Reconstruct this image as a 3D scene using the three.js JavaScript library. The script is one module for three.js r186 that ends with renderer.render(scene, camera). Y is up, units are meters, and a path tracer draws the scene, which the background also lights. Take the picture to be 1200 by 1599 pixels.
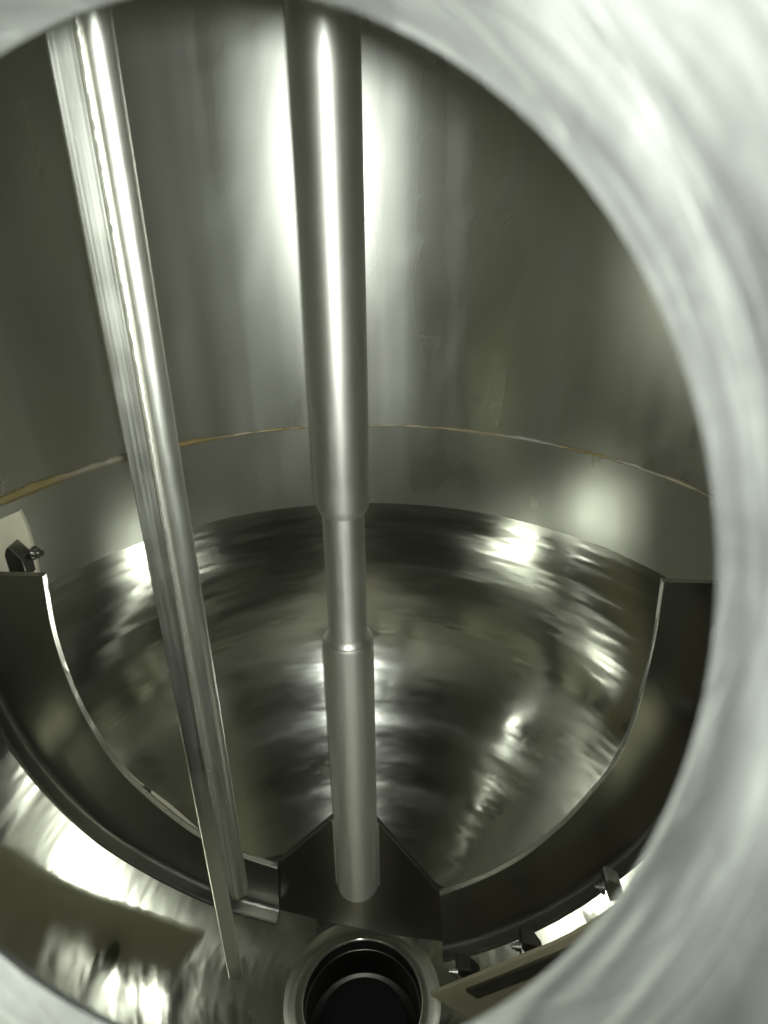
import * as THREE from 'three';
import { mergeGeometries, toCreasedNormals, mergeVertices } from 'three/addons/utils/BufferGeometryUtils.js';
import { RectAreaLightUniformsLib } from 'three/addons/lights/RectAreaLightUniformsLib.js';
import { Brush, Evaluator, SUBTRACTION } from 'three-bvh-csg';

// ---------------------------------------------------------------- camera, light, exposure
const S = 0.6, Y0 = 1.5;                       // tank radius in metres; height of the lens
const V = (x, y, z) => new THREE.Vector3(x * S, y * S + Y0, z * S);
const scene = new THREE.Scene();
scene.background = new THREE.Color(0.20, 0.215, 0.20);
const FPX = 1050.59, PITCH = 0.471, YAW = 0.0682, ROLL = -0.009, CD = 1.06628;
const camera = new THREE.PerspectiveCamera(2 * Math.atan(799.5 / FPX) * 180 / Math.PI, 768 / 1024, 0.004, 50);
camera.position.copy(V(0, 0, CD));
const FW = new THREE.Vector3(Math.sin(YAW) * Math.cos(PITCH), -Math.sin(PITCH), -Math.cos(YAW) * Math.cos(PITCH));
const R0 = new THREE.Vector3(Math.cos(YAW), 0, Math.sin(YAW)), U0 = new THREE.Vector3().crossVectors(R0, FW);
const RT = R0.clone().multiplyScalar(Math.cos(ROLL)).addScaledVector(U0, Math.sin(ROLL));
const UPV = U0.clone().multiplyScalar(Math.cos(ROLL)).addScaledVector(R0, -Math.sin(ROLL));
camera.setRotationFromMatrix(new THREE.Matrix4().makeBasis(RT, UPV, FW.clone().negate()));
camera.focus = 0.78; camera.userData.fStop = 11;

const renderer = new THREE.WebGLRenderer({ antialias: true });
renderer.toneMapping = THREE.LinearToneMapping;
renderer.toneMappingExposure = 1.95;
renderer.shadowMap.enabled = true;
RectAreaLightUniformsLib.init();
const TORCH_AT = camera.position.clone().addScaledVector(RT, 0.001).addScaledVector(UPV, 0.0085).addScaledVector(FW, -0.003);
const TORCH_POWER = 0.68, PANEL_POWER = 4;

// ---------------------------------------------------------------- helpers
function rng(seed) { let a = seed >>> 0; return () => { a = (a + 0x6d2b79f5) | 0; let t = Math.imul(a ^ (a >>> 15), 1 | a); t = (t + Math.imul(t ^ (t >>> 7), 61 | t)) ^ t; return ((t ^ (t >>> 14)) >>> 0) / 4294967296; }; }
function noiseGrid(w, h, cx, cy, seed) {          // tileable value noise, cx by cy cells
  const r = rng(seed), g = new Float32Array(cx * cy).map(() => r()), o = new Float32Array(w * h);
  const sm = (t) => t * t * (3 - 2 * t);
  for (let y = 0; y < h; y++) {
    const fy = y / h * cy, y0 = Math.floor(fy), ty = sm(fy - y0), ya = (y0 % cy) * cx, yb = ((y0 + 1) % cy) * cx;
    for (let x = 0; x < w; x++) {
      const fx = x / w * cx, x0 = Math.floor(fx), tx = sm(fx - x0), xa = x0 % cx, xb = (x0 + 1) % cx;
      o[y * w + x] = (g[ya + xa] * (1 - tx) + g[ya + xb] * tx) * (1 - ty) + (g[yb + xa] * (1 - tx) + g[yb + xb] * tx) * ty;
    }
  }
  return o;
}
function sumNoise(w, h, layers, seed) {           // layers: [cellsX, cellsY, weight]
  const o = new Float32Array(w * h); let tot = 0;
  layers.forEach(([cx, cy, k], i) => { const n = noiseGrid(w, h, cx, cy, seed + i * 71); tot += k; for (let j = 0; j < o.length; j++) o[j] += k * n[j]; });
  for (let j = 0; j < o.length; j++) o[j] /= tot;
  return o;
}
function greyTexture(w, h, f, repeatX, repeatY) {
  const d = new Uint8Array(w * h * 4);
  for (let i = 0; i < w * h; i++) { const v = Math.max(0, Math.min(255, Math.round(255 * f(i)))); d[i * 4] = d[i * 4 + 1] = d[i * 4 + 2] = v; d[i * 4 + 3] = 255; }
  const t = new THREE.DataTexture(d, w, h); t.wrapS = t.wrapT = THREE.RepeatWrapping; t.magFilter = THREE.LinearFilter; t.repeat.set(repeatX, repeatY); t.needsUpdate = true;
  return t;
}
function strokes(w, h, seed, list) {              // scratch marks on a canvas; returns floats centred on 0
  const c = document.createElement('canvas'); c.width = w; c.height = h;
  const g = c.getContext('2d'), r = rng(seed); g.fillStyle = 'rgb(128,128,128)'; g.fillRect(0, 0, w, h); g.lineCap = 'round';
  for (const { n, len, wide, angle, spread, alpha, curve = 0, light = 0.5 } of list) {
    for (let i = 0; i < n; i++) {
      const x = r() * w, y = r() * h, a = angle + (r() - 0.5) * spread, l = len * (0.3 + r()), b = (r() - 0.5) * curve * l;
      g.strokeStyle = r() < light ? `rgba(255,255,255,${alpha * (0.3 + r() * 0.7)})` : `rgba(0,0,0,${alpha * (0.3 + r() * 0.7)})`;
      g.lineWidth = wide * (0.5 + r());
      for (const ox of [0, -w, w]) {
        g.beginPath(); g.moveTo(x + ox, y);
        g.quadraticCurveTo(x + ox + Math.cos(a) * l / 2 - Math.sin(a) * b, y + Math.sin(a) * l / 2 + Math.cos(a) * b, x + ox + Math.cos(a) * l, y + Math.sin(a) * l); g.stroke();
      }
    }
  }
  const d = g.getImageData(0, 0, w, h).data, o = new Float32Array(w * h);
  for (let i = 0; i < o.length; i++) o[i] = d[i * 4] / 255 - 0.502;
  return o;
}
function softened(a, w, h, rad) {                // box blur, twice, wrapping round
  for (let pass = 0; pass < 2; pass++) for (const across of [true, false]) {
    const o = new Float32Array(a.length), n = across ? w : h, lines = across ? h : w, st = across ? 1 : w, ln = across ? w : 1;
    for (let l = 0; l < lines; l++) { let sum = 0; for (let k = -rad; k <= rad; k++) sum += a[l * ln + ((k + n) % n) * st]; for (let k = 0; k < n; k++) { o[l * ln + k * st] = sum / (2 * rad + 1); sum += a[l * ln + ((k + rad + 1) % n) * st] - a[l * ln + ((k - rad + n) % n) * st]; } }
    a = o;
  }
  return a;
}
const counts = {};
function numbered(name) { const n = counts[name] = (counts[name] ?? -1) + 1; return n ? name + '_' + String(n).padStart(3, '0') : name; }
function thing(name, label, category, kind) { const o = new THREE.Group(); o.name = numbered(name); o.userData = { label, category }; if (kind) o.userData.kind = kind; scene.add(o); return o; }
function part(name, geometry, material, parent, label) {
  const m = new THREE.Mesh(geometry, material); m.name = name; m.castShadow = m.receiveShadow = true; if (label) m.userData.label = label; parent.add(m); return m;
}
// a turned profile [radius, height] in metres; corners sharper than the crease keep an edge; uv in metres (around, along)
function lathe(pts, segs, { crease = 0.6, uRadius = null, s0 = 0 } = {}) {
  const P = pts, n = P.length, nor = [], rows = [];
  for (let i = 0; i < n - 1; i++) { const dr = P[i + 1][0] - P[i][0], dy = P[i + 1][1] - P[i][1], l = Math.hypot(dr, dy) || 1; nor.push([dy / l, -dr / l, l]); }
  let s = s0;
  for (let i = 0; i < n; i++) {
    const a = nor[i - 1], b = nor[i]; if (i) s += a[2];
    const add = (q) => rows.push({ r: P[i][0], y: P[i][1], nr: q[0], ny: q[1], s, cut: false });
    if (!a) add(b); else if (!b) add(a);
    else {
      const dot = a[0] * b[0] + a[1] * b[1];
      if (dot > Math.cos(crease)) { const x = a[0] + b[0], y = a[1] + b[1], l = Math.hypot(x, y); add([x / l, y / l]); }
      else { add(a); rows[rows.length - 1].cut = true; add(b); }
    }
  }
  const pos = [], no = [], uv = [], idx = [], ur = uRadius ?? Math.max(...P.map((p) => p[0]));
  for (const q of rows) for (let k = 0; k <= segs; k++) { const a = k / segs * 2 * Math.PI, c = Math.sin(a), d = Math.cos(a); pos.push(q.r * c, q.y, q.r * d); no.push(q.nr * c, q.ny, q.nr * d); uv.push(a * ur, q.s); }
  for (let i = 0; i < rows.length - 1; i++) { if (rows[i].cut) continue; for (let k = 0; k < segs; k++) { const a = i * (segs + 1) + k, b = a + segs + 1; idx.push(a, a + 1, b, b, a + 1, b + 1); } }
  const g = new THREE.BufferGeometry(); g.setAttribute('position', new THREE.Float32BufferAttribute(pos, 3)); g.setAttribute('normal', new THREE.Float32BufferAttribute(no, 3)); g.setAttribute('uv', new THREE.Float32BufferAttribute(uv, 2)); g.setIndex(idx);
  let vol = 0;                                   // faces turned outwards
  for (let i = 0; i < idx.length; i += 3) { const [a, b, c] = [idx[i] * 3, idx[i + 1] * 3, idx[i + 2] * 3]; vol += pos[a] * (pos[b + 1] * pos[c + 2] - pos[b + 2] * pos[c + 1]) + pos[a + 1] * (pos[b + 2] * pos[c] - pos[b] * pos[c + 2]) + pos[a + 2] * (pos[b] * pos[c + 1] - pos[b + 1] * pos[c]); }
  if (vol < 0) { const ix = g.index.array; for (let i = 0; i < ix.length; i += 3) [ix[i], ix[i + 1]] = [ix[i + 1], ix[i]]; const na = g.attributes.normal.array; for (let i = 0; i < na.length; i++) na[i] = -na[i]; }
  return g;
}
const scaled = (pts) => pts.map(([r, y]) => [r * S, y * S]);
// closed rings of equal count swept one after another (capped), creased
function loft(rings, crease = 0.5, closed = true) {
  const pos = [], uv = [], idx = [], m = rings[0].length; let along = 0;
  rings.forEach((ring, i) => { if (i) along += ring[0].distanceTo(rings[i - 1][0]); let p = 0; for (let k = 0; k <= m; k++) { const q = ring[k % m]; if (k) p += q.distanceTo(ring[k - 1]); pos.push(q.x, q.y, q.z); uv.push(along, p); } });
  for (let i = 0; i < rings.length - 1; i++) for (let k = 0; k < m; k++) { const a = i * (m + 1) + k, b = a + m + 1; idx.push(a, b, a + 1, b, b + 1, a + 1); }
  if (closed) for (const [i, flip] of [[0, 0], [rings.length - 1, 1]]) {
    const c = rings[i], base = pos.length / 3, o = new THREE.Vector3(); c.forEach((q) => o.add(q)); 
    const n = c.length, e1 = c[1].clone().sub(c[0]).normalize(); let nn = new THREE.Vector3(); for (let k = 0; k < n; k++) nn.add(c[k].clone().cross(c[(k + 1) % n])); nn.normalize();
    const e2 = nn.clone().cross(e1), flat = c.map((q) => new THREE.Vector2(q.dot(e1), q.dot(e2)));
    c.forEach((q, k) => { pos.push(q.x, q.y, q.z); uv.push(flat[k].x, flat[k].y); });
    for (const [a, b, d] of THREE.ShapeUtils.triangulateShape(flat, [])) flip ? idx.push(base + a, base + b, base + d) : idx.push(base + a, base + d, base + b);
  }
  let g = new THREE.BufferGeometry(); g.setAttribute('position', new THREE.Float32BufferAttribute(pos, 3)); g.setAttribute('uv', new THREE.Float32BufferAttribute(uv, 2)); g.setIndex(idx);
  g = g.toNonIndexed(); g.computeVertexNormals();
  return toCreasedNormals(g, crease);
}
// a flat outline [x, y] extruded with a small bevel, centred on z = 0
function plate(outline, thick, bevel = 0.0008) {
  const sh = new THREE.Shape(outline.map(([x, y]) => new THREE.Vector2(x, y)));
  const g = new THREE.ExtrudeGeometry(sh, { depth: thick - 2 * bevel, bevelEnabled: true, bevelThickness: bevel, bevelSize: bevel, bevelOffset: -bevel, bevelSegments: 2, curveSegments: 8 });
  g.translate(0, 0, -thick / 2 + bevel); return g;
}
function curve2(pts, n) { const c = new THREE.CatmullRomCurve3(pts.map(([x, y]) => new THREE.Vector3(x, y, 0)), false, 'centripetal'); return c.getSpacedPoints(n).map((p) => [p.x, p.y]); }

// ---------------------------------------------------------------- materials
const STEEL = [0.770, 0.772, 0.688];
function steel(name, o) { const { rgb = STEEL, ...q } = o, m = new THREE.MeshPhysicalMaterial({ name, metalness: 1, roughness: 0.3, ...q }); m.color.setRGB(...rgb); return m; }
const W = 1024, H = 1024;
// satin upper wall: 2 m by 1.2 m of sheet per repeat
const wallMarks = strokes(2048, 1024, 11, [
  { n: 120, len: 260, wide: 1.6, angle: Math.PI / 2, spread: 0.14, alpha: 0.16, light: 1 },
  { n: 170, len: 230, wide: 1.8, angle: -0.95, spread: 0.9, alpha: 0.3, curve: 0.2, light: 1 },
  { n: 40, len: 36, wide: 2, angle: 1.2, spread: 2.4, alpha: 0.6, light: 1 },
]);
const wallSmears = softened(strokes(2048, 1024, 13, [
  { n: 60, len: 420, wide: 22, angle: -0.95, spread: 0.9, alpha: 0.3, curve: 0.3, light: 0.85 },
  { n: 60, len: 420, wide: 26, angle: Math.PI / 2, spread: 0.14, alpha: 0.22, light: 0.6 },
]), 2048, 1024, 9);
const wallNoise = sumNoise(2048, 1024, [[7, 5, 1], [44, 2, 1.3], [130, 2, 0.7], [20, 16, 0.5]], 5);
const wallRough = greyTexture(2048, 1024, (i) => 0.62 + (wallNoise[i] - 0.5) * 0.5 + wallMarks[i] * 0.45 + wallSmears[i] * 0.55, 1 / 2, 1 / 1.2);
const grainN = sumNoise(W, H, [[6, 300, 1], [14, 512, 1], [40, 120, 0.6]], 21);       // hairlines running around the wall
const grainBump = greyTexture(W, H, (i) => grainN[i], 1 / 0.25, 1 / 0.25);
const M = {};
M.wall = steel('satin steel wall', { roughness: 0.49, roughnessMap: wallRough, anisotropy: 0.62, anisotropyRotation: Math.PI / 2 });
// polished head: grinding marks run around it
const headN = sumNoise(2048, 1024, [[1, 22, 1], [2, 60, 0.8], [12, 50, 0.6], [40, 150, 0.3], [9, 9, 0.6]], 41);
const headMarks = strokes(2048, 1024, 43, [
  { n: 500, len: 160, wide: 2, angle: 0, spread: 0.14, alpha: 0.13, curve: 0.1 }, { n: 160, len: 130, wide: 7, angle: 0, spread: 0.2, alpha: 0.08, curve: 0.1 },
  { n: 90, len: 60, wide: 1.3, angle: 1.1, spread: 2, alpha: 0.34, curve: 0.3, light: 0.9 },
]);
const headRough = greyTexture(2048, 1024, (i) => 0.5 + (headN[i] - 0.5) * 0.8 + headMarks[i] * 0.5, 1 / 1.6, 1 / 0.8);
const waveN = sumNoise(W, H, [[1, 12, 1], [2, 30, 0.6], [7, 14, 0.35], [10, 60, 0.4], [26, 110, 0.2]], 61);
const headBump = greyTexture(W, H, (i) => waveN[i], 1 / 1.1, 1 / 0.9);
const bandN = sumNoise(2048, 512, [[9, 4, 1], [34, 5, 0.9], [70, 3, 0.5]], 55);
M.flange = steel('ground steel band', { roughness: 0.52, roughnessMap: greyTexture(2048, 512, (i) => 0.6 + (bandN[i] - 0.5) * 0.3, 1 / 1.9, 1 / 0.4), anisotropy: 0.5, anisotropyRotation: Math.PI / 2 });
M.head = steel('polished steel head', { roughness: 0.26, roughnessMap: headRough, anisotropy: 0.3, anisotropyRotation: Math.PI / 2, bumpMap: headBump, bumpScale: 0.0018 });
// neck: hand-finished, smeared
const neckN = sumNoise(W, H, [[4, 5, 1], [6, 13, 0.8], [9, 34, 0.45], [14, 110, 0.3]], 81);
const neckMarks = strokes(W, H, 83, [{ n: 90, len: 340, wide: 16, angle: 0.12, spread: 0.5, alpha: 0.10, curve: 0.3 }, { n: 420, len: 320, wide: 2.4, angle: 0.1, spread: 0.4, alpha: 0.22, curve: 0.2 }, { n: 26, len: 1.5, wide: 7, angle: 0, spread: 6, alpha: 0.6, light: 1 }]);
const neckRough = greyTexture(W, H, (i) => 0.6 + (neckN[i] - 0.5) * 0.7 + neckMarks[i] * 0.4, 1 / 0.5, 1 / 0.3);
const neckBump = greyTexture(W, H, (i) => 0.5 + (neckN[i] - 0.5) + neckMarks[i] * 0.25, 1 / 0.5, 1 / 0.3);
const toneN = sumNoise(512, 512, [[5, 4, 1], [11, 9, 0.9], [30, 30, 0.5], [90, 60, 0.3]], 91);
const neckTone = greyTexture(512, 512, (i) => 0.92 + (toneN[i] - 0.5) * 1.0, 1 / 0.5, 1 / 0.3);       // mottling put into the colour for the neck's patchy reflections
M.neck = steel('hand-finished steel', { rgb: [0.38, 0.388, 0.358], roughness: 0.6, roughnessMap: neckRough, map: neckTone, bumpMap: neckBump, bumpScale: 0.0032 });
// shaft and bars
const turnN = sumNoise(512, 1024, [[3, 90, 0.5], [40, 6, 1], [8, 30, 0.6], [20, 20, 0.6]], 101);
const turnMarks = strokes(512, 1024, 103, [{ n: 60, len: 60, wide: 1, angle: Math.PI / 2, spread: 0.6, alpha: 0.35, light: 0.8 }, { n: 40, len: 3, wide: 2, angle: 0, spread: 6, alpha: 0.6, light: 0.9 }]);
const turnRough = greyTexture(512, 1024, (i) => 0.6 + (turnN[i] - 0.5) * 0.2 + turnMarks[i] * 0.3, 1 / 0.19, 1 / 0.5);
const turnBump = greyTexture(512, 1024, (i) => turnN[i] + turnMarks[i] * 0.4, 1 / 0.19, 1 / 0.5);
M.shaft = steel('turned steel', { rgb: [0.82, 0.81, 0.73], roughness: 0.84, roughnessMap: turnRough, bumpMap: turnBump, bumpScale: 0.000003, anisotropy: 0.55, anisotropyRotation: Math.PI / 2 });
const barN = sumNoise(512, 1024, [[3, 200, 1], [6, 60, 0.7], [24, 8, 0.6]], 121);
const barMarks = strokes(512, 1024, 123, [{ n: 160, len: 130, wide: 1.2, angle: 0, spread: 0.3, alpha: 0.3 }, { n: 40, len: 30, wide: 1.4, angle: 0.8, spread: 2, alpha: 0.5, light: 0.8 }]);
const barRough = greyTexture(512, 1024, (i) => 0.62 + (barN[i] - 0.5) * 0.5 + barMarks[i] * 0.4, 1 / 0.4, 1 / 0.1);
M.bar = steel('ground flat steel', { roughness: 0.6, roughnessMap: barRough, bumpMap: greyTexture(512, 1024, (i) => barN[i] + barMarks[i] * 0.5, 1 / 0.4, 1 / 0.1), bumpScale: 0.00003 });
M.tube = steel('drawn steel tube', { roughness: 0.7, roughnessMap: turnRough });
M.weld = steel('weld metal', { rgb: [0.62, 0.62, 0.55], roughness: 0.5 });
const bladeN = sumNoise(W, W, [[4, 60, 1], [9, 200, 1], [12, 12, 1]], 141);
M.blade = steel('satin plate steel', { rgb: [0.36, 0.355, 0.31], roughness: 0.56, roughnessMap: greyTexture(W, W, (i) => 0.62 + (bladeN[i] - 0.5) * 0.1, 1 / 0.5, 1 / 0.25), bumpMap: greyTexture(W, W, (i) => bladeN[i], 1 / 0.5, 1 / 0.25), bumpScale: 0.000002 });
M.edge = steel('light steel for lit edge', { rgb: [0.76, 0.76, 0.69], roughness: 0.45, roughnessMap: M.blade.roughnessMap });  // lighter strip: the lit glint of the inner edge put into colour
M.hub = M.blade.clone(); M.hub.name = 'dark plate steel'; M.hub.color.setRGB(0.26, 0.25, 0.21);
M.bolt = steel('dull bolt steel', { rgb: [0.4, 0.39, 0.35], roughness: 0.35 });
M.bracket = steel('dark bracket steel', { rgb: [0.24, 0.235, 0.205], roughness: 0.4 });
const plasN = sumNoise(256, 256, [[6, 6, 1], [30, 40, 0.6], [90, 90, 0.4]], 161);
M.plastic = new THREE.MeshPhysicalMaterial({ name: 'white plastic', roughness: 0.45, roughnessMap: greyTexture(256, 256, (i) => 0.75 + (plasN[i] - 0.5) * 0.4, 1 / 0.2, 1 / 0.2), bumpMap: greyTexture(256, 256, (i) => plasN[i], 1 / 0.2, 1 / 0.2), bumpScale: 0.0001 });
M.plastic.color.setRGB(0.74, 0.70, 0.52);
M.shaded = M.plastic.clone(); M.shaded.name = 'aged cream plastic'; M.shaded.color.setRGB(0.42, 0.385, 0.25);  // same white plastic, with its dimmer bounce-tinted light put into the colour
M.pipe = steel('pipe steel', { rgb: [0.26, 0.26, 0.225], roughness: 0.4 });
M.shade = new THREE.MeshStandardMaterial({ name: 'black rubber', color: 0x0c0c0b, roughness: 0.85 });  // black painted on the disc as the shade deep in the outlet pipe
M.housing = new THREE.MeshStandardMaterial({ name: 'black housing', color: 0x1a1a1a, roughness: 0.6 });

// ---------------------------------------------------------------- the tank
const NECK_N = new THREE.Vector3(0.387, -0.346, -0.855).normalize(), NS = 0.22, RIM = 0.753 * NS;
const NECK_C = V(-0.287 * NS, -0.512 * NS, CD - 0.883 * NS);
const TO_NECK = new THREE.Matrix4().compose(NECK_C, new THREE.Quaternion().setFromUnitVectors(new THREE.Vector3(0, 1, 0), NECK_N), new THREE.Vector3(1, 1, 1));
const FLARE = 0.3, NLEN = 0.34, neckR = (t) => RIM + FLARE * -t;      // t runs from 0 at the inner rim to -NLEN outside

const tank = thing('mixing_tank', 'large stainless steel mixing tank seen inside through its manhole', 'tank');
tank.position.set(0, Y0, 0);
const SEAM = -0.7352, KNUCKLE = -1.014, BOTTOM = -2.0766, RO = 0.1626, TH = 0.012, DOMEY = 0.55;
const ev = new Evaluator(); ev.attributes = ['position', 'normal', 'uv'];
function holed(geometry) {
  const a = new Brush(geometry), len = 0.62 * S;
  const c = new THREE.CylinderGeometry((RIM + 0.014) * S, (neckR(-0.62) + 0.014) * S, len, 96); c.translate(0, -len / 2 + 0.03, 0); c.applyMatrix4(TO_NECK); c.translate(0, -Y0, 0);
  const b = new Brush(c); a.updateMatrixWorld(); b.updateMatrixWorld();
  return ev.evaluate(a, b, SUBTRACTION).geometry;
}
const shellPts = [[1, SEAM], [1, -0.55], [1, -0.3], [1, -0.1], [1, 0.2], [1, DOMEY], [1 + TH, DOMEY], [1 + TH, SEAM], [1, SEAM]];
part('shell', holed(lathe(scaled(shellPts), 192)), M.wall, tank);
const dome = [], domeOut = [];
for (let i = 0; i <= 24; i++) { const a = i / 24 * Math.PI / 2, r = Math.max(0.0001, Math.cos(a)), y = DOMEY + 0.42 * Math.sin(a); dome.push([r, y]); domeOut.unshift([r < 0.001 ? 0.0001 : r + TH, y + TH * Math.sin(a)]); }
part('roof', holed(lathe(scaled([...dome, ...domeOut, dome[0]]), 192, { s0: (DOMEY - SEAM) * S, uRadius: (1 + TH) * S })), M.wall, tank);
const band = [[0.9985, SEAM - 0.001], [0.9985, KNUCKLE - 0.004], [1 + TH, KNUCKLE - 0.004], [1 + TH, SEAM - 0.001], [0.9985, SEAM - 0.001]];
part('lower_band', lathe(scaled(band), 192), M.flange, tank);
const RING = 0.22, head = [];
{
  const A = [0.9985, KNUCKLE - 0.001], B = [0.9985, KNUCKLE - 0.367], C = [0.95, -1.636], D = [RING, -2.066];   // rounds over from the straight band to the bottom
  for (let i = 0; i <= 72; i++) { const t = i / 72, q = 1 - t, k = [q * q * q, 3 * q * q * t, 3 * q * t * t, t * t * t]; head.push([0, 1].map((c) => k[0] * A[c] + k[1] * B[c] + k[2] * C[c] + k[3] * D[c])); }
}
const hEnd = head[head.length - 1];
part('dished_bottom', lathe(scaled([...head, [hEnd[0], hEnd[1] - TH], ...head.slice(0, -1).reverse().map(([r, y]) => [r + TH, y - TH * 0.7]), head[0]]), 192), M.head, tank);
// flat ring round the outlet, rounded lip, pipe below
const lip = [[hEnd[0] + 0.001, hEnd[1] - 0.0006], [0.21, hEnd[1] - 0.0045], [0.198, BOTTOM + 0.0028], [0.183, BOTTOM + 0.0008]];
for (let i = 0; i <= 8; i++) { const a = i / 8 * Math.PI / 2; lip.push([RO + 0.007 - 0.007 * Math.sin(a), BOTTOM - 0.007 + 0.007 * Math.cos(a)]); }
lip.push([RO, BOTTOM - 0.05], [RO + 0.02, BOTTOM - 0.05], [0.21, BOTTOM - 0.03], [hEnd[0] + 0.004, hEnd[1] - 0.02]);
part('outlet_ring', lathe(scaled(lip), 96), M.head, tank);
const pipe = [[RO - 0.001, BOTTOM - 0.049], [RO - 0.001, BOTTOM - 0.17], [RO - 0.022, BOTTOM - 0.185], [RO - 0.03, BOTTOM - 0.33], [0.0001, BOTTOM - 0.34], [0.0001, BOTTOM - 0.36], [RO + 0.01, BOTTOM - 0.35], [RO + 0.01, BOTTOM - 0.049], [RO - 0.001, BOTTOM - 0.049]];
part('outlet_pipe', lathe(scaled(pipe), 96), M.pipe, tank);
part('valve_disc', lathe(scaled([[0.0001, BOTTOM - 0.125], [0.118, BOTTOM - 0.123], [0.125, BOTTOM - 0.125], [0.128, BOTTOM - 0.13], [0.128, BOTTOM - 0.15], [0.0001, BOTTOM - 0.155]]), 64), M.shade, tank);
// weld between shell and bottom: an uneven bead, browned in places
{
  const n = 900, m = 8, r = rng(7), pos = [], col = [], idx = [], uv = [];
  const big = noiseGrid(n, 1, 26, 1, 301), fine = noiseGrid(n, 1, 240, 1, 302), tone = noiseGrid(n, 1, 40, 1, 303);
  for (let i = 0; i <= n; i++) {
    const a = i / n * 2 * Math.PI, j = i % n, rad = (0.0026 + 0.0105 * big[j] ** 1.7 + 0.006 * fine[j] * fine[j]) * S * (0.7 + 0.6 * Math.max(0, -Math.sin(a))), t = Math.min(1, Math.max(0, tone[j] * 1.7 - 0.28 + 0.25 * Math.max(0, -Math.sin(a))));
    for (let k = 0; k <= m; k++) {
      const b = k / m * 2 * Math.PI, rr = 0.9975 * S - rad * Math.cos(b) * 0.7;
      pos.push(rr * Math.sin(a), SEAM * S + (fine[j] - 0.5) * 0.002 + rad * Math.sin(b), rr * Math.cos(a)); uv.push(i / n, k / m);
      col.push(0.58 - 0.14 * t, 0.57 - 0.225 * t, 0.49 - 0.335 * t);
    }
  }
  for (let i = 0; i < n; i++) for (let k = 0; k < m; k++) { const a = i * (m + 1) + k, b = a + m + 1; idx.push(a, b, a + 1, b, b + 1, a + 1); }
  const g = new THREE.BufferGeometry(); g.setAttribute('position', new THREE.Float32BufferAttribute(pos, 3)); g.setAttribute('color', new THREE.Float32BufferAttribute(col, 3)); g.setAttribute('uv', new THREE.Float32BufferAttribute(uv, 2)); g.setIndex(idx); g.computeVertexNormals();
  const wm = new THREE.MeshPhysicalMaterial({ name: 'browned weld', metalness: 0.35, roughness: 0.42, vertexColors: true });
  part('weld_seam', g, wm, tank, 'browned uneven weld bead round the tank wall');
}
{ // manhole neck, lip rounded, axis from outside to inside
  const pts = [], lipR = 0.011;
  pts.push([neckR(-NLEN), -NLEN], [neckR(-0.25), -0.25], [neckR(-0.15), -0.15], [neckR(-0.07), -0.07], [neckR(-lipR), -lipR]);
  for (let i = 1; i <= 10; i++) { const a = i / 10 * Math.PI; pts.push([RIM + lipR - lipR * Math.cos(a), -lipR + lipR * Math.sin(a)]); }
  pts.push([neckR(-0.2) + 0.022, -0.2], [neckR(-NLEN) + 0.022, -NLEN + 0.03], [neckR(-NLEN) + 0.12, -NLEN + 0.03], [neckR(-NLEN) + 0.12, -NLEN], [neckR(-NLEN), -NLEN]);
  const g = lathe(scaled(pts), 160); const neck = part('manhole_neck', g, M.neck, tank, 'bright blurred steel neck of the manhole');
  neck.applyMatrix4(new THREE.Matrix4().makeTranslation(0, -Y0, 0).multiply(TO_NECK));
}

// ---------------------------------------------------------------- the anchor agitator
const PHI = 0.1276;
const agitator = thing('anchor_agitator', 'steel anchor agitator on stepped vertical shaft with two dark curved arms', 'agitator');
agitator.position.set(0, Y0, 0); agitator.rotation.y = -PHI;
const D1 = 0.0965 / 2, D2 = 0.075 / 2, D3 = 0.1001 / 2, YA = -0.5356, YB = -0.8141, YC = -1.5766;
part('upper_shaft', lathe(scaled([[0.0001, 0.96], [D1, 0.96], [D1, 0.4], [D1, 0.1], [D1, -0.2], [D1, YA + 0.016], [D1 - 0.002, YA + 0.010], [D2 + 0.004, YA - 0.002], [D2 - 0.002, YA - 0.0025]]), 64, { crease: 0.5 }), M.shaft, agitator);
part('middle_shaft', lathe(scaled([[D2, YA], [D2, -0.65], [D2, YB + 0.012], [D2 + 0.002, YB + 0.005], [D2 + 0.007, YB + 0.0005]]), 64), M.shaft, agitator);
part('lower_sleeve', lathe(scaled([[D2 - 0.004, YB - 0.001], [D3 - 0.004, YB - 0.001], [D3 - 0.001, YB - 0.003], [D3, YB - 0.008], [D3, -1.1], [D3, YC + 0.012], [D3 - 0.003, YC + 0.004], [D3 - 0.01, YC], [0.0001, YC]]), 64), M.shaft, agitator);
const arms = {
  right: { inner: [[.577, -.668], [.584, -.80], [.582, -.914], [.573, -1.043], [.550, -1.144], [.528, -1.199], [.472, -1.315], [.389, -1.437], [.297, -1.525], [.202, -1.590]],
    fold: [[.755, -.668], [.757, -.80], [.748, -.95], [.728, -1.10], [.692, -1.25], [.642, -1.37], [.583, -1.469], [.530, -1.545], [.471, -1.613], [.390, -1.688], [.302, -1.752], [.215, -1.798]] },
  left: { inner: [[.580, -.687], [.592, -.821], [.588, -.945], [.574, -1.042], [.535, -1.180], [.493, -1.262], [.392, -1.397], [.300, -1.468], [.196, -1.517]],
    fold: [[.762, -.687], [.765, -.80], [.752, -.977], [.722, -1.143], [.672, -1.275], [.603, -1.393], [.540, -1.465], [.468, -1.531], [.365, -1.606], [.28, -1.648], [.203, -1.676]] },
};
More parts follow.
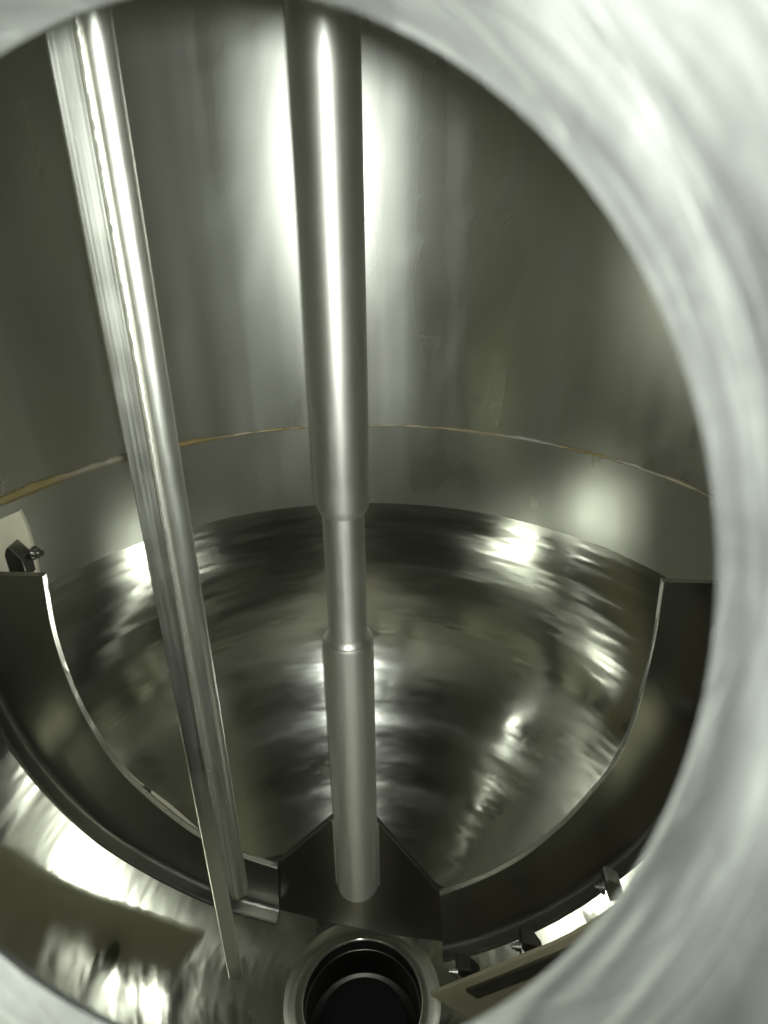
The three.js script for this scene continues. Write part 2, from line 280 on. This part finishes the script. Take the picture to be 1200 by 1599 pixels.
for (const [side, sx] of [['left', -1], ['right', 1]]) {
  const N = 56, I = curve2(arms[side].inner, N), O = curve2(arms[side].fold, N), h = 0.0065, rf = 0.012, fl = 0.036, ch = 0.0028, rings = [];
  for (let k = 0; k <= N; k++) {
    const dx = O[k][0] - I[k][0], dy = O[k][1] - I[k][1], L = Math.hypot(dx, dy), ax = dx / L, ay = dy / L;
    const sec = [[ch, -h], [0, -h + ch], [0, h - ch], [ch, h], [L * 0.5, h], [L - rf, h]];
    for (let j = 1; j <= 5; j++) { const a = j / 5 * Math.PI / 2; sec.push([L - rf + rf * Math.sin(a), h + rf - rf * Math.cos(a)]); }
    sec.push([L, h + fl - ch], [L + ch, h + fl], [L + 2 * h - ch, h + fl], [L + 2 * h, h + fl - ch], [L + 2 * h, h]);
    for (let j = 1; j <= 4; j++) { const a = j / 4 * Math.PI / 2; sec.push([L + 2 * h - 0.012 + 0.012 * Math.cos(a), h - 0.012 * Math.sin(a) - 0.001 * j / 4]); }
    rings.push(sec.map(([s, w]) => new THREE.Vector3(sx * (I[k][0] + ax * s) * S, (I[k][1] + ay * s) * S, w * S)));
  }
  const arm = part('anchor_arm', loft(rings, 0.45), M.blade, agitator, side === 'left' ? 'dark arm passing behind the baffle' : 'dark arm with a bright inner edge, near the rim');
  const edge = [];
  for (let k = 0; k <= N; k++) {
    const dx = O[k][0] - I[k][0], dy = O[k][1] - I[k][1], L = Math.hypot(dx, dy), ax = dx / L, ay = dy / L, e = 0.0012;
    edge.push([[-e, -h + ch], [-e + 0.001, h + e - 0.002], [0.0008, h + e], [0.0022, h + e], [0.0022, -h - e], [0.0008, -h - e]].map(([q, w]) => new THREE.Vector3(sx * (I[k][0] + ax * q) * S, (I[k][1] + ay * q) * S, w * S)));
  }
  part('lit_edge', loft(edge, 0.45), M.edge, arm, 'lighter strip painting the lit inner edge of the arm');
}
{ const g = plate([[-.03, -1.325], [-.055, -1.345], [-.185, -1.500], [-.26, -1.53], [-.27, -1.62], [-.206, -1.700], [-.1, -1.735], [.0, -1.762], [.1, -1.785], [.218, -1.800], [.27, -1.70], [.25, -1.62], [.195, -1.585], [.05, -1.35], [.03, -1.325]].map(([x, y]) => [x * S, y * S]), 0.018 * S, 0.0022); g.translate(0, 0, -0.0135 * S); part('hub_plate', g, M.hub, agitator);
  for (const sx of [-1, 1]) {                                           // fillet welds up both sides of the sleeve
    const rings = [], r = rng(50 + sx); for (let i = 0; i <= 60; i++) { const ring = [], w = 0.0034 * (0.85 + 0.3 * r()); for (let j = 0; j < 8; j++) { const a = j / 8 * 2 * Math.PI; ring.push(new THREE.Vector3((sx * (D3 + 0.001) + w * Math.cos(a)) * S, (-1.352 - 0.222 * i / 60) * S, (-0.002 + w * Math.sin(a)) * S)); } rings.push(ring); }
    part('weld_bead', loft(rings, 1), M.weld, agitator);
  }
}
// white wipers, one trailing each arm, on bolted brackets
for (const sx of [1, -1]) {
  const inner = sx > 0 ? [[.652, -.60], [.668, -.72], [.68, -.86], [.69, -1.0], [.672, -1.2], [.61, -1.375], [.545, -1.475], [.467, -1.566], [.397, -1.625], [.332, -1.682], [.251, -1.748], [.184, -1.803]]
    : [[.652, -.60], [.668, -.72], [.676, -.86], [.678, -1.0], [.650, -1.2], [.578, -1.362], [.500, -1.46], [.40, -1.598], [.325, -1.668], [.262, -1.722]];
  const N = 48, I = curve2(inner, N), rings = [], th = 0.011;
  for (let k = 0; k <= N; k++) {
    const a = I[Math.max(0, k - 1)], b = I[Math.min(N, k + 1)], tx = b[0] - a[0], ty = b[1] - a[1], l = Math.hypot(tx, ty), nx = -ty / l, ny = tx / l;  // outward
    const f = k / N, wide = 0.21 - 0.03 * f, slope = -0.1, e = Math.max(0, 1 - k / 5), cut = e * e * 0.02;
    const at = (s, w) => new THREE.Vector3(sx * (I[k][0] + nx * s * sgn) * S, (I[k][1] + ny * s * sgn) * S - (k < 1 ? s * 0.55 * S : k < 8 ? s * 0.55 * (1 - k / 8) * S : 0), sx * (0.118 + w + slope * s) * S), sgn = (nx > 0 ? 1 : -1);
    rings.push([at(cut, -th / 2), at(cut + 0.004, -th / 2 - 0.002), at(wide * 0.5, -th / 2), at(wide, -th / 2), at(wide + 0.006, 0), at(wide, th / 2), at(wide * 0.5, th / 2), at(cut + 0.004, th / 2), at(cut, th / 2 - 0.002)]);
  }
  const wiper = part('wiper_blade', loft(rings, 0.6), sx > 0 ? M.shaded : M.plastic, agitator, sx > 0 ? 'plastic wiper under the right arm, dim light put into its colour' : 'white plastic wiper standing above the left arm end');
  {
    const strip = [];
    for (let k = 9; k <= N - 3; k++) {
      const a = I[k - 1], b = I[k + 1], tx = b[0] - a[0], ty = b[1] - a[1], l = Math.hypot(tx, ty), sg = -ty > 0 ? 1 : -1, nx = -ty / l * sg, ny = tx / l * sg, f = k / N;
      const at = (q, w) => new THREE.Vector3(sx * (I[k][0] + nx * q) * S, (I[k][1] + ny * q) * S, sx * (0.118 + w - 0.1 * q) * S);
      strip.push([at(0.026, th / 2 - 0.003), at(0.026, th / 2 + 0.006), at(0.028, th / 2 + 0.008), at(0.074, th / 2 + 0.008), at(0.076, th / 2 + 0.006), at(0.076, th / 2 - 0.003)]);
    }
    part('clamp_strip', loft(strip, 0.5), M.bracket, wiper, 'dark steel clamp strip along the wiper');
  }
  for (const [u, y, ang] of [[.27, -1.745, -1.0], [.413, -1.63, -0.85], [.572, -1.40, -0.6], [.715, -1.05, -0.1], [.682, -.705, 0]]) {
    const g = plate([[-.020, -.04], [.020, -.04], [.020, .010], [-.004, .04], [-.012, .036], [-.020, .02]].map(([x, q]) => [x * S * 0.85, q * S * 0.9]), 0.036 * S, 0.0012);
    const b = part('bracket', g, M.bracket, wiper); b.position.set(sx * u * S, y * S, sx * 0.085 * S); b.rotation.z = sx * -ang * 0.6;
    const hexa = new THREE.CylinderGeometry(0.011 * S, 0.011 * S, 0.010 * S, 6), rod = new THREE.CylinderGeometry(0.006 * S, 0.006 * S, 0.018 * S, 12); rod.translate(0, 0.004 * S, 0); const wash = new THREE.CylinderGeometry(0.015 * S, 0.015 * S, 0.003 * S, 20); wash.translate(0, -0.006 * S, 0);
    const bolt = part('bolt', mergeGeometries([hexa, rod, wash]), M.bolt, wiper); bolt.position.set(sx * (u - 0.03) * S, (y + 0.005) * S, sx * 0.1 * S); bolt.rotation.set(0, 0, sx * Math.PI / 2);
  }
}

// ---------------------------------------------------------------- the baffle: tube with a welded flat bar
const bear = (b, rho, y) => V(Math.sin(b) * rho, y, CD - Math.cos(b) * rho);
const BR = 0.765;
const baffle = thing('baffle', 'leaning-looking steel tube with flat bar welded along it, left of the shaft', 'baffle');
baffle.position.copy(bear(-0.2655, BR, 0)); baffle.rotation.y = 0.2655;      // z axis towards the lens
{
  const rt = 0.0205 * BR, yTop = 0.6, yTube = -1.085, yBar = -1.284;
  part('tube', lathe(scaled([[0.0001, yTube], [rt - 0.003, yTube], [rt, yTube + 0.004], [rt, -0.6], [rt, -0.1], [rt, 0.25], [rt, yTop], [0.0001, yTop]]), 48), M.tube, baffle);
  // bar: wide face to the lens, at the left of the tube
  const xl = -0.0555 * 0.75, xr = -0.0225 * 0.745, zf = 0.0225, c = 0.0016, dep = 0.03, sec = [[xl, zf - 0.005 - c], [xl + c, zf - 0.004], [xr - c, zf + 0.002], [xr, zf + 0.002 - c], [xr, zf - dep], [xl, zf - dep]];
  const rings = []; for (let i = 0; i <= 20; i++) { const y = yTop + (yBar - yTop) * i / 20; rings.push(sec.map(([x, z]) => new THREE.Vector3(x * S, y * S, z * S))); }
  for (const [dy, k] of [[-0.005, 0.85], [-0.007, 0.6]]) rings.push(sec.map(([x, z]) => new THREE.Vector3(((x - (xl + xr) / 2) * k + (xl + xr) / 2) * S, (yBar + dy) * S, ((z - (zf - dep / 2)) * k + zf - dep / 2) * S)));
  part('flat_bar', loft(rings, 0.5), M.bar, baffle);
  // weld: overlapping ripples laid one over another
  const n = 400, m = 10, bead = [], r = rng(33);
  for (let i = 0; i < n; i++) {
    const y0 = yTop - (yTop - (yTube + 0.02)) * i / n, st = (yTop - yTube) / n, w = 0.0040 * (0.94 + 0.12 * r()), ox = (r() - 0.5) * 0.0012;
    for (const [f, k] of [[0, 0.9], [0.3, 0.99], [0.7, 1], [0.98, 0.94]]) {
      const ring = []; for (let j = 0; j < m; j++) { const a = j / m * 2 * Math.PI; ring.push(new THREE.Vector3((-0.0132 + ox + w * k * Math.cos(a)) * S, (y0 - st * f) * S, (0.0088 + w * k * Math.sin(a)) * S)); } bead.push(ring);
    }
  }
  part('weld_bead', loft(bead, 0.9), M.weld, baffle);
}

// ---------------------------------------------------------------- lamps: torch standing in for phone flash, unseen panel added for room light
const torch = thing('flash_standin', 'unseen small torch standing in for the phone flash at the manhole', 'torch');
torch.position.copy(TORCH_AT); torch.quaternion.setFromUnitVectors(new THREE.Vector3(0, 0, -1), FW.clone().addScaledVector(RT, 0.18).addScaledVector(UPV, 0.2).normalize());
{
  const body = lathe([[0.0001, 0.09], [0.006, 0.09], [0.0075, 0.088], [0.0075, 0.012], [0.0095, 0.006], [0.0095, -0.001], [0.0078, -0.001], [0.0078, 0.004], [0.0001, 0.006]], 32); body.rotateX(Math.PI / 2); part('body', body, M.housing, torch);
  const glow = new THREE.MeshStandardMaterial({ name: 'torch lens', color: 0xffffff, emissive: new THREE.Color(0.92, 1, 1), emissiveIntensity: 6 });
  const lens = new THREE.SphereGeometry(0.0075, 24, 12); lens.scale(1, 1, 0.3); part('lamp_lens', lens, glow, torch);
  const l = new THREE.SpotLight(new THREE.Color(0.95, 1.0, 0.975), TORCH_POWER, 0, 1.3, 0.66, 2); l.shadow.radius = 0.2; l.position.set(0, 0, -0.008); l.castShadow = true; l.target.position.set(0, 0, -1); torch.add(l, l.target);
}
{
  const at = camera.position.clone().add(new THREE.Vector3(-0.55, 1.5, 0.9));
  const lamp = thing('added_panel_lamp', 'unseen white lamp panel added to light the manhole neck', 'lamp'); lamp.position.copy(at); lamp.lookAt(NECK_C);  // panel added out of view to throw room light onto the neck
  const glow = new THREE.MeshStandardMaterial({ name: 'lamp diffuser', color: 0xffffff, emissive: new THREE.Color(0.95, 1, 0.96), emissiveIntensity: 2.5 });
  const fr = new THREE.BoxGeometry(1.26, 0.36, 0.05); fr.translate(0, 0, -0.03); part('lamp_frame', fr, new THREE.MeshStandardMaterial({ name: 'lamp frame', color: 0xdddddd, roughness: 0.5 }), lamp);
  part('lamp_diffuser', new THREE.BoxGeometry(1.2, 0.3, 0.004), glow, lamp);
  const l = new THREE.RectAreaLight(new THREE.Color(0.95, 1, 0.96), PANEL_POWER, 1.2, 0.3); l.position.z = 0.01; l.rotation.y = Math.PI; lamp.add(l);
}
renderer.render(scene, camera);
